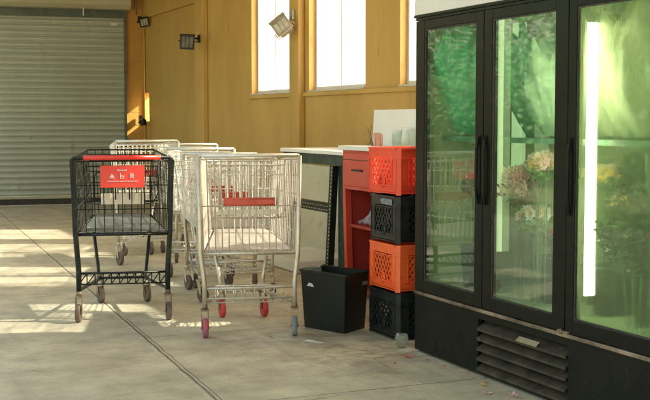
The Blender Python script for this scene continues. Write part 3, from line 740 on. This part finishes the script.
# things on top
k = MB(); q = [(3.74, 6.35, 1.087), (3.76, 6.35, 1.087), (3.76, 7.72, 1.087), (3.74, 7.72, 1.087)]
k.hexa(q, [(x+.03, y+(.03 if y > 7 else 0), 1.345) for x, y, z in q]); tag(k.build('foam_board', M['wboard']), 'white rectangular board standing upright on top of the red cabinet', 'board')
def jar(x, y, r_, h_, lb):
    k = MB(); z = 1.0862
    k.lathe([(0, z), (r_*.9, z), (r_, z+.01), (r_, z+h_*.8), (r_*.86, z+h_*.9), (r_*.88, z+h_), (r_*.84, z+h_), (r_*.82, z+h_*.9), (r_*.95, z+h_*.78), (r_*.95, z+.012), (0, z+.01)], (x, y, 0), 24)
    tag(k.build('glass_jar', M['clear']), lb, 'glass jar', 'glass jars on the red cabinet')
jar(3.56, 6.72, .085, .135, 'wide clear glass jar on the cabinet, nearest the fridge')
jar(3.60, 6.98, .06, .115, 'narrower clear glass jar standing left of the wide jar')
k = MB(); z = 1.0875
for i in range(5):
    yb_ = 7.20+i*.022; hgt = .10+.02*random.random(); xx = 3.55+.02*(i % 2)
    k.tube([(xx, yb_+.012, z), (xx, yb_+.012, z+hgt*.7)]+arc((xx, yb_, z+hgt*.7), .012, 0, math.pi, 6, (0, 1, 0), (0, 0, 1))+[(xx, yb_-.012, z)], .0032, 5)
tag(k.build('cord_loops', M['cord']), 'loops of orange cord standing on the cabinet top', 'cord')
k = MB()
k.tube([(3.55, 7.34, z), (3.55, 7.40, z+.13)], .0025, 5); k.tube([(3.56, 7.33, z), (3.55, 7.36, z+.09), (3.55, 7.33, z+.15)], .0025, 5); k.tube([(3.55, 7.40, z), (3.56, 7.35, z+.04), (3.55, 7.33, z)], .0025, 5)
tag(k.build('bent_wires', M['dkwire']), 'thin dark wires sticking up beside the orange cord', 'wire')

# ---------------------------------------------------------------- display fridge
FX = 2.953; FY1 = 5.56; FY0 = 3.43; FB = 3.74; FZ = 2.13
fr = empty('display_fridge', (FX, 4.5, 0), label='black three door glass display fridge full of flowers', cat='fridge')
def F(mb, nm, m, par=fr, bevel=0):
    o = mb.build(nm, m, par, bevel=bevel)
    if par is fr: o.location = (-FX, -4.5, 0)
    return o
k = MB(); t_ = .045
k.box(FX+.04, FB, FY1-t_, FY1, .335, 1.83); k.box(FX+.04, FB, FY0, FY0+t_, .335, 1.83); k.box(FB-t_, FB, FY0+t_, FY1-t_, .335, 1.83)
k.box(FX+.04, FB, FY0, FY1, 1.83, FZ-.02)
F(k, 'body', M['frblack'])
k = MB(); yi0, yi1 = FY0+t_+.002, FY1-t_-.002; xi = FB-t_-.002
k.box(FX+.06, xi, yi1-.004, yi1, .37, 1.80); k.box(FX+.06, xi, yi0, yi0+.004, .37, 1.80); k.box(xi-.004, xi, yi0+.004, yi1-.004, .37, 1.80)
k.box(FX+.06, xi, yi0, yi1, .355, .368); k.box(FX+.06, xi, yi0, yi1, 1.802, 1.815)
F(k, 'interior_liner', M['inwall'])
k = MB(); k.box(FX-.006, FX+.038, FY0, FY1+.004, 1.832, FZ); F(k, 'sign_panel', M['header'], bevel=.003)
k = MB(); k.box(FX-.010, FX+.038, FY0, FY1+.006, 1.818, 1.831); F(k, 'trim', M['frblack'])
k = MB(); k.box(FX+.02, FB, FY0, FY1, .281, .333); F(k, 'bottom_deck', M['frblack'])
k = MB(); k.box(FX+.0, FX+.040, FY0, FY1, 1.803, 1.817); F(k, 'trim', M['frblack'])
LY0, LY1, LZ0, LZ1 = 4.135, 4.893, .03, .285
k = MB()
k.box(FX+.004, FX+.03, LY1, FY1, .012, .318); k.box(FX+.004, FX+.03, FY0, LY0, .012, .318)
k.box(FX+.004, FX+.03, LY0, LY1, LZ1, .318); k.box(FX+.004, FX+.03, LY0, LY1, .012, LZ0)
k.box(FX+.031, FB, FY1-.03, FY1, .012, .28); k.box(FX+.031, FB, FY0, FY0+.03, .012, .28); k.box(FX+.20, FX+.21, FY0+.03, FY1-.03, .012, .28)
F(k, 'base_panel', M['frbase'], bevel=.002)
k = MB(); k.box(FX-.006, FX+.034, FY0, FY1+.004, .320, .338); F(k, 'ledge', M['ledge'], bevel=.003)
for z0_, z1_ in ((.338, .350), (1.796, 1.812)):
    k = MB(); k.box(FX-.016, FX-.004, 4.115, 4.195, z0_, z1_); k.tube([(FX-.012, 4.17, z0_-.004), (FX-.012, 4.17, z1_+.006)], .007, 8); F(k, 'hinge', M['rust'])
k = MB(); n_ = 5
for i in range(n_):
    z1 = LZ1-.012-i*.050; 
    q = [Vector((FX+.050, LY0+.003, z1)), Vector((FX+.050, LY1-.003, z1)), Vector((FX-.004, LY1-.006, z1-.034)), Vector((FX-.004, LY0+.006, z1-.034))]
    k.hexa([p-Vector((0, 0, .004)) for p in q], q)
    k.box(FX-.006, FX-.003, LY0+.006, LY1-.006, z1-.046, z1-.034)
F(k, 'grille', M['louver'])
k = MB(); k.add([(FX-.0105, 4.36, .2335), (FX-.0105, 4.53, .2335), (FX+.012, 4.53, .2535), (FX+.012, 4.36, .2535)], [(0, 1, 2, 3)])
k.v = [(x-.002, y, z+.006) for x, y, z in k.v]; F(k, 'rating_label', M['tape'])
doors = [(4.853, 5.548, 4.923, 5.455, True, 'dglass'), (4.158, 4.845, 4.250, 4.775, 'L', 'dglass'), (3.455, 4.150, 3.52, 4.097, 'L', 'fogglass')]
for (y0, y1, g0, g1, hd, gm) in doors:
    k = MB(); z0, z1, gz0, gz1 = .343, 1.800, .405, 1.752; x0, x1 = FX-.004, FX+.034
    k.box(x0, x1, y0, g0, z0, z1); k.box(x0, x1, g1, y1, z0, z1); k.box(x0, x1, g0, g1, z0, gz0); k.box(x0, x1, g0, g1, gz1, z1)
    d = F(k, 'door', M['frblack'])
    bv = d.modifiers.new('bevel', 'BEVEL'); bv.width = .003; bv.segments = 2
    k = MB(); k.box(x0+.006, x0+.010, g0, g0+.008, gz0, gz1); k.box(x0+.006, x0+.010, g1-.008, g1, gz0, gz1); k.box(x0+.006, x0+.010, g0+.008, g1-.008, gz0, gz0+.008); k.box(x0+.006, x0+.010, g0+.008, g1-.008, gz1-.008, gz1)
    k.build('gasket', M['rubber'], d)
    k = MB(); k.quad((x0+.012, g0, gz0), (x0+.012, g1, gz0), (x0+.012, g1, gz1), (x0+.012, g0, gz1)); k.build('glass_pane', M[gm], d)
    k = MB(); hy = y0+.028 if hd is True else y1-.028
    k.tube([(x0+.001, hy, 1.19), (x0-.012, hy, 1.165), (x0-.018, hy, 1.12), (x0-.018, hy, .93), (x0-.012, hy, .885), (x0+.001, hy, .86)], .008, 8)
    k.box(x0-.004, x0-.0005, hy-.014, hy+.014, .855, 1.195)
    k.build('handle', M['frblack'], d)
k = MB(); k.tube([(3.05, 4.14, .50), (3.05, 4.14, 1.69)], .0105, 12)
lt = F(k, 'lit_strip', M['tube'])
k = MB(); k.tube([(3.05, 4.14, 1.69), (3.05, 4.14, 1.73)], .019, 12); F(k, 'lamp_socket', M['bucket'])
k = MB(); k.tube([(3.05, 4.14, .46), (3.05, 4.14, .50)], .019, 12); F(k, 'lamp_socket', M['bucket'])
k = MB(); k.tube([(3.05, 4.31, .50), (3.05, 4.31, 1.69)], .0125, 12); F(k, 'lit_strip', M['tube'])  # unseen tube added behind the mullion to brighten the middle-door flowers
k = MB(); k.box(3.03, 3.06, 4.842, 4.925, .62, 1.77); F(k, 'lit_strip', M['tubedim'])
k = MB(); k.box(3.36, 3.38, 5.13, 5.235, 1.0, 1.78); F(k, 'lit_strip', M['glowstrip'])  # pale upright strip given a weak glow, not a lamp
for z in (1.17,):
    k = MB(); k.box(3.10, xi-.02, yi0+.02, yi1-.02, z, z+.008); k.box(3.088, 3.099, yi0+.02, yi1-.02, z-.012, z+.014); F(k, 'shelf', M['shelf'])

# ---- flowers
def clump(k, c, rad, n, size, mi=0, flat=.7):
    c = Vector(c)
    for _ in range(n):
        d = Vector([random.gauss(0, 1) for _ in range(3)]).normalized()*rad*(random.random()**.4); d.z *= flat
        p = c+d; u = Vector([random.uniform(-1, 1) for _ in range(3)]).normalized()*size*random.uniform(.6, 1.3); v_ = u.orthogonal().normalized()*size*.45
        k.add([p-u, p+v_, p+u, p-v_], [(0, 1, 2, 3)], mi)
def bloom(k, c, r_, mi=0):
    c = Vector(c); ax = (Vector((-1, random.uniform(-.6, .3), random.uniform(-.1, .8)))).normalized(); u = ax.orthogonal().normalized(); w_ = ax.cross(u)
    for ring, (n, rr, lift) in enumerate(((7, 1.0, .25), (6, .65, .55), (4, .35, .8))):
        a0 = random.random()*6
        for i in range(n):
            a = a0+2*math.pi*i/n; d = u*math.cos(a)+w_*math.sin(a); s_ = ax.cross(d)
            tip = c+d*r_*rr+ax*r_*lift; m1 = c+d*r_*rr*.6+s_*r_*.33*rr+ax*r_*lift*.4; m2 = c+d*r_*rr*.6-s_*r_*.33*rr+ax*r_*lift*.4
            k.add([c, m1, tip, m2], [(0, 1, 2, 3)], mi)
def bouquet(c, rad, fm, label, wrap=None, zbot=.37, leafm='leaf', nb=16, br=.028, bucket=True):
    c = Vector(c); r = empty('flower_bouquet', (c.x, c.y, zbot), label=label, cat='bouquet', group='bouquets inside the display fridge')
    o = Vector((c.x, c.y, zbot))
    k = MB()
    for _ in range(nb):
        d = Vector([random.gauss(0, 1) for _ in range(3)]).normalized()*rad*random.uniform(.55, 1); d.z = abs(d.z)*.8-rad*.15
        bloom(k, c+d-o, br*random.uniform(.8, 1.3), random.randrange(len(fm)))
    k.build('blooms', [M[x] for x in fm], r)
    k = MB(); clump(k, c-o-Vector((0, 0, rad*.35)), rad*1.05, 260, .024); k.build('leaves', M[leafm], r)
    k = MB()
    for _ in range(6):
        a = random.random()*6.28; b_ = Vector((math.cos(a), math.sin(a), 0))
        k.tube([Vector((0, 0, .02))+b_*.02, c-o-Vector((0, 0, rad*.4))+b_*rad*.4], .003, 4)
    k.build('stems', M['leaf'], r)
    if wrap:
        k = MB(); n = 64; J = 16; zlo = .012; z_hi = c.z-zbot+rad*1.0; vs = []; ph = random.random()*40
        for j in range(J+1):
            t = j/J
            for i in range(n):
                a = 2*math.pi*i/n; ca, sa = math.cos(a), math.sin(a)
                nz = noise.noise(Vector((ca*2.2+ph, sa*2.2, t*2.0)))*.9+noise.noise(Vector((ca*6+ph, sa*6, t*3.5)))*.5+noise.noise(Vector((ca*13, sa*13+ph, t*8)))*.22
                q = (.03+rad*1.15*math.sin(min(1, t*1.15+.08)*math.pi*.62)**.9)*(1+.42*nz*(.3+t))
                zz = zlo+(z_hi-zlo)*t+(rad*1.3*nz if j == J else rad*.25*nz*t)
                vs.append((q*ca, q*sa, zz))
        k.add(vs, [(j*n+i, j*n+(i+1) % n, (j+1)*n+(i+1) % n, (j+1)*n+i) for j in range(J) for i in range(n)], 0, True)
        k.build('wrapper', M[wrap], r)
    if bucket:
        k = MB(); k.lathe([(0, .0), (.075, 0), (.095, .22), (.10, .22), (.10, .228), (.09, .228), (.072, .012), (0, .01)], n=20); k.build('bucket', M['bucket'], r)
    return r
SH = 1.181; FLR = .37
# seen through the middle door
bouquet((3.13, 4.81, .955), .115, ['pink', 'peach'], 'pink open blooms with dark leaves behind the middle door', zbot=FLR, nb=22, br=.048, bucket=False)
bouquet((3.13, 4.60, 1.06), .075, ['peach', 'pink', 'yelfl'], 'tall peach blooms at the right side behind the middle door', zbot=FLR, nb=20, br=.036, bucket=False, leafm='leaf2')
bouquet((3.15, 4.68, .80), .085, ['whitefl', 'whitefl', 'peach'], 'low white and pale green blooms behind the middle door', zbot=FLR, nb=34, br=.03, leafm='leaf2', bucket=False)
bouquet((3.30, 4.74, .70), .06, ['redfl'], 'small red blooms in the dark bucket at the back of the middle door', zbot=FLR, nb=8, br=.03)
bouquet((3.32, 4.93, 1.58), .13, ['pink', 'redfl'], 'pink and red blooms in green tissue on the shelf behind the middle door', zbot=SH, nb=14, wrap='wrapg', bucket=False)
bouquet((3.24, 4.66, 1.50), .09, ['peach', 'whitefl'], 'pale blotchy blooms on the shelf at the right of the middle door', zbot=SH, nb=18, wrap='wrapl', bucket=False)
# first door
bouquet((3.17, 5.38, 1.62), .10, ['pink', 'redfl'], 'pink blooms with green leaves high behind the first door', zbot=SH, nb=14, wrap='wrapg', bucket=False)
bouquet((3.20, 5.30, .95), .09, ['redfl', 'peach'], 'red and peach blooms in a bucket behind the first door', zbot=FLR, nb=10, leafm='leaf')
# fogged door
for (x, y, z, rd, fm, wr, lb) in ((3.34, 4.42, 1.58, .13, ['whitefl', 'peach'], 'wrapc', 'cream blooms in pale tissue on the shelf, left behind the fogged door'),
                              (3.30, 4.12, 1.60, .14, ['whitefl'], 'wrapc', 'white blooms in cream tissue on the shelf in the middle of the fogged door'),
                              (3.30, 3.78, 1.56, .14, ['whitefl', 'yelfl'], 'wrapl', 'white and yellow blooms on the shelf at the right end of the fridge'),
                              (3.52, 4.62, 1.55, .13, ['whitefl', 'whitefl'], 'wrapl', 'white blooms in pale green tissue at the back of the shelf'),
                              (3.26, 4.33, .98, .12, ['yelfl', 'peach'], None, 'yellow and peach blooms in a bucket beside the lit tube'),
                              (3.28, 4.04, .92, .13, ['redfl', 'yelfl'], None, 'red and yellow blooms in a bucket low behind the fogged door'),
                              (3.28, 3.74, .95, .13, ['yelfl', 'whitefl'], 'wrapl', 'yellow and white blooms in a bucket at the right end of the fridge'),
                              (3.52, 4.55, .95, .13, ['peach', 'yelfl'], None, 'peach and yellow blooms at the back behind the fogged door')):
    bouquet((x, y, z), rd, fm, lb, wrap=wr, zbot=SH if z > 1.2 else FLR, nb=16, leafm='leaf2' if z > 1.2 else 'leaf', bucket=z < 1.2)

for (x, y, z, rd, lb) in ((3.14, 3.93, .80, .17, 'dark leafy greens pressed against the fogged door'), (3.14, 3.68, .84, .18, 'dark leafy greens at the right end of the fogged door'), (3.22, 4.05, 1.02, .10, 'small leafy greens high beside the lit tube')):
    r = empty('leafy_bunch', (x, y, FLR), label=lb, cat='foliage', group='leafy greens inside the fridge')
    k = MB(); clump(k, (0, 0, z-FLR), rd, 1300, .022, 0, 1.2); k.build('leaves', M['leaf'], r)
    k = MB()
    for q in range(7): k.tube([(.02*math.cos(q), .02*math.sin(q), .01), (.06*math.cos(q), .06*math.sin(q), z-FLR)], .004, 5)
    k.build('stems', M['leaf2'], r)
# ---------------------------------------------------------------- lamps
def flood(loc, rz, tilt, roll, s_, label, hm, gm, wall_dir):
    r = empty('flood_light', loc, 0, label=label, cat='flood light', group='flood lights on the walls')
    mt = Matrix.Rotation(rz, 4, 'Z') @ Matrix.Rotation(roll, 4, 'Y') @ Matrix.Rotation(tilt, 4, 'X')
    k = MB(); a = s_
    b4 = [mt @ Vector(p) for p in ((-a*.5, -.02, -a*.5), (a*.5, -.02, -a*.5), (a*.5, -.02, a*.5), (-a*.5, -.02, a*.5))]
    t4_ = [mt @ Vector(p) for p in ((-a*.40, a*.55, -a*.3), (a*.40, a*.55, -a*.3), (a*.40, a*.55, a*.3), (-a*.40, a*.55, a*.3))]
    k.hexa(b4, t4_)
    for x0, x1, z0, z1 in ((-.56, .56, .40, .56), (-.56, .56, -.56, -.42), (-.56, -.42, -.42, .40), (.42, .56, -.42, .40), (-.17, -.12, -.42, .40), (.12, .17, -.42, .40)):
        k.box(a*x0, a*x1, -.035, -.018, a*z0, a*z1, 0, mt)
    for i in range(5):
        k.box(-a*.42+i*a*.2, -a*.40+i*a*.2, a*.2, a*.62, -a*.36, a*.36, 0, mt)
    k.hexa([mt @ Vector(p) for p in ((-a*.6, -.02, a*.57), (a*.6, -.02, a*.57), (a*.6, -.02-a*.35, a*.52), (-a*.6, -.02-a*.35, a*.52))], [mt @ Vector(p) for p in ((-a*.6, -.02, a*.60), (a*.6, -.02, a*.60), (a*.6, -.02-a*.35, a*.55), (-a*.6, -.02-a*.35, a*.55))])
    k.build('housing', hm, r)
    k = MB(); k.box(-a*.48, a*.48, -.026, -.0205, -a*.46, a*.46, 0, mt); k.build('lens', gm, r)
    k = MB(); wd = Vector(wall_dir)
    p0 = mt @ Vector((0, a*.45, a*.1))
    k.tube([p0, p0.lerp(wd, .5)+Vector((0, 0, .015)), wd], .012, 8)
    k.tube([mt @ Vector((-a*.68, .03, 0)), mt @ Vector((-a*.68, a*.75, 0)), mt @ Vector((a*.68, a*.75, 0)), mt @ Vector((a*.68, .03, 0))], .006, 6)
    nrm = wd.normalized(); k.box(wd.x-.03, wd.x+.004, wd.y-.045, wd.y+.045, wd.z-.05, wd.z+.05)
    k.build('bracket', hm, r)
# camera-facing lens points to -y in its own frame
flood((4.22, 14.05, 2.25), R(-18), R(8), R(3), .165, 'small black flood light on the far pilaster near the corner', M['lampblack'], M['lampdark'], (.25, .25, .06))
flood((4.305, 10.98, 2.215), R(-30), R(-28), R(-38), .165, 'tilted pale flood light on the pilaster between the two windows', M['lampgrey'], M['lampglass'], (.145, .07, .13))
flood((4.42, 16.95, 2.73), R(-5), R(15), R(-14), .125, 'pale faced flood light high in the corner by the shutter', M['lampblack'], M['lampglass'], (.03, .33, .06))
flood((4.41, 17.02, 1.23), R(40), R(-20), R(20), .075, 'little dark lamp low in the corner beside the shutter', M['lampblack'], M['lampdark'], (.03, .22, .06))

# ---------------------------------------------------------------- litter
def petal(x, y, m, s_, label, name='fallen_petal', cat='petal', grp='petals fallen on the floor'):
    k = MB()
    for i in range(5):
        a = i*1.3+random.random(); d = Vector((math.cos(a), math.sin(a), 0)); n_ = Vector((-d.y, d.x, 0)); h = random.uniform(.2, .9)
        p = [Vector((0, 0, .003)), d*s_*.6+n_*s_*.4+Vector((0, 0, s_*h*.5)), d*s_+Vector((0, 0, s_*h)), d*s_*.6-n_*s_*.4+Vector((0, 0, s_*h*.4))]
        k.add([q+Vector((x, y, .001)) for q in p], [(0, 1, 2, 3)])
    tag(k.build(name, m), label, cat, grp)
petal(2.791, 4.53, M['petal'], .028, 'pink petals on the floor under the grille, left one')
petal(2.872, 4.43, M['petal'], .026, 'pink petals on the floor closest to the bottom edge')
petal(2.862, 4.684, M['yelfl'], .018, 'small yellow petal on the floor at the foot of the grille')
petal(2.831, 5.396, M['redfl'], .026, 'red petal scraps on the floor near the fridge corner')
petal(2.70, 5.30, M['redfl'], .012, 'tiny red petal scrap further out on the floor')
for i in range(9):
    petal(2.93-random.random()*.05, 5.45-i*.1-random.random()*.06, M['redfl'] if i % 2 else M['petal'], .010, 'tiny petal crumb in the row along the foot of the fridge')
k = MB(); k.lathe([(0, .001), (.030, .001), (.036, .07), (.038, .075), (.034, .075), (.028, .006), (0, .004)], (2.93, 5.665, 0), 18)
k.lathe([(.034, .040), (.0395, .042), (.0395, .058), (.034, .060)], (2.93, 5.665, 0), 18)
tag(k.build('plastic_cup', M['clear']), 'small crushed clear cup on the floor at the fridge corner', 'cup')
k = MB(); k.add([(2.49, 6.05, .003), (2.55, 5.93, .003), (2.585, 5.95, .004), (2.53, 6.03, .008), (2.545, 6.08, .003)], [(0, 1, 2, 3), (0, 3, 4)])  # thin white sheet laid in as the chalky floor smear
tag(k.build('chalky_smear', M['paper']), 'chalky white smear on the floor in front of the bin', 'paper')

# ---------------------------------------------------------------- light
SE = R(35); saz = Vector((.917, -.40, 0)).normalized()
sun_dir = Vector((saz.x*math.cos(SE), saz.y*math.cos(SE), math.sin(SE)))
ld = bpy.data.lights.new('sun', 'SUN'); ld.energy = 5.0; ld.angle = R(1.2); ld.color = (1.0, .93, .80)
lo = bpy.data.objects.new('sun', ld); col.objects.link(lo); lo.rotation_euler = (-sun_dir).to_track_quat('-Z', 'Y').to_euler(); lo.location = (10, 0, 12)
wd = bpy.data.worlds.new('World'); sc.world = wd; wd.use_nodes = True
nt = wd.node_tree; bg = nt.nodes['Background']; sky = nt.nodes.new('ShaderNodeTexSky'); sky.sky_type = 'NISHITA'; sky.sun_disc = False
sky.sun_elevation = SE; sky.sun_rotation = math.atan2(saz.x, saz.y); sky.dust_density = 4.0; sky.air_density = 1.0
tint = nt.nodes.new('ShaderNodeMixRGB'); tint.blend_type = 'MULTIPLY'; tint.inputs[0].default_value = 1; tint.inputs[2].default_value = (1.17, 1.0, .73, 1)
nt.links.new(sky.outputs[0], tint.inputs[1]); nt.links.new(tint.outputs[0], bg.inputs[0]); bg.inputs[1].default_value = .15

cam = bpy.data.cameras.new('camera'); co = bpy.data.objects.new('camera', cam); col.objects.link(co)
co.location = (0, 0, 1.27); co.rotation_euler = (R(90-3.98), 0, R(-23.5))
cam.sensor_width = 36; cam.lens = 36*1150/650; cam.clip_end = 600; cam.clip_start = .05
sc.camera = co
sc.view_settings.view_transform = 'Standard'; sc.view_settings.look = 'None'; sc.view_settings.gamma = 1; sc.view_settings.use_curve_mapping = False
sc.view_settings.exposure = 2.25
sc.cycles.max_bounces = 10; sc.cycles.transparent_max_bounces = 24; sc.cycles.diffuse_bounces = 5
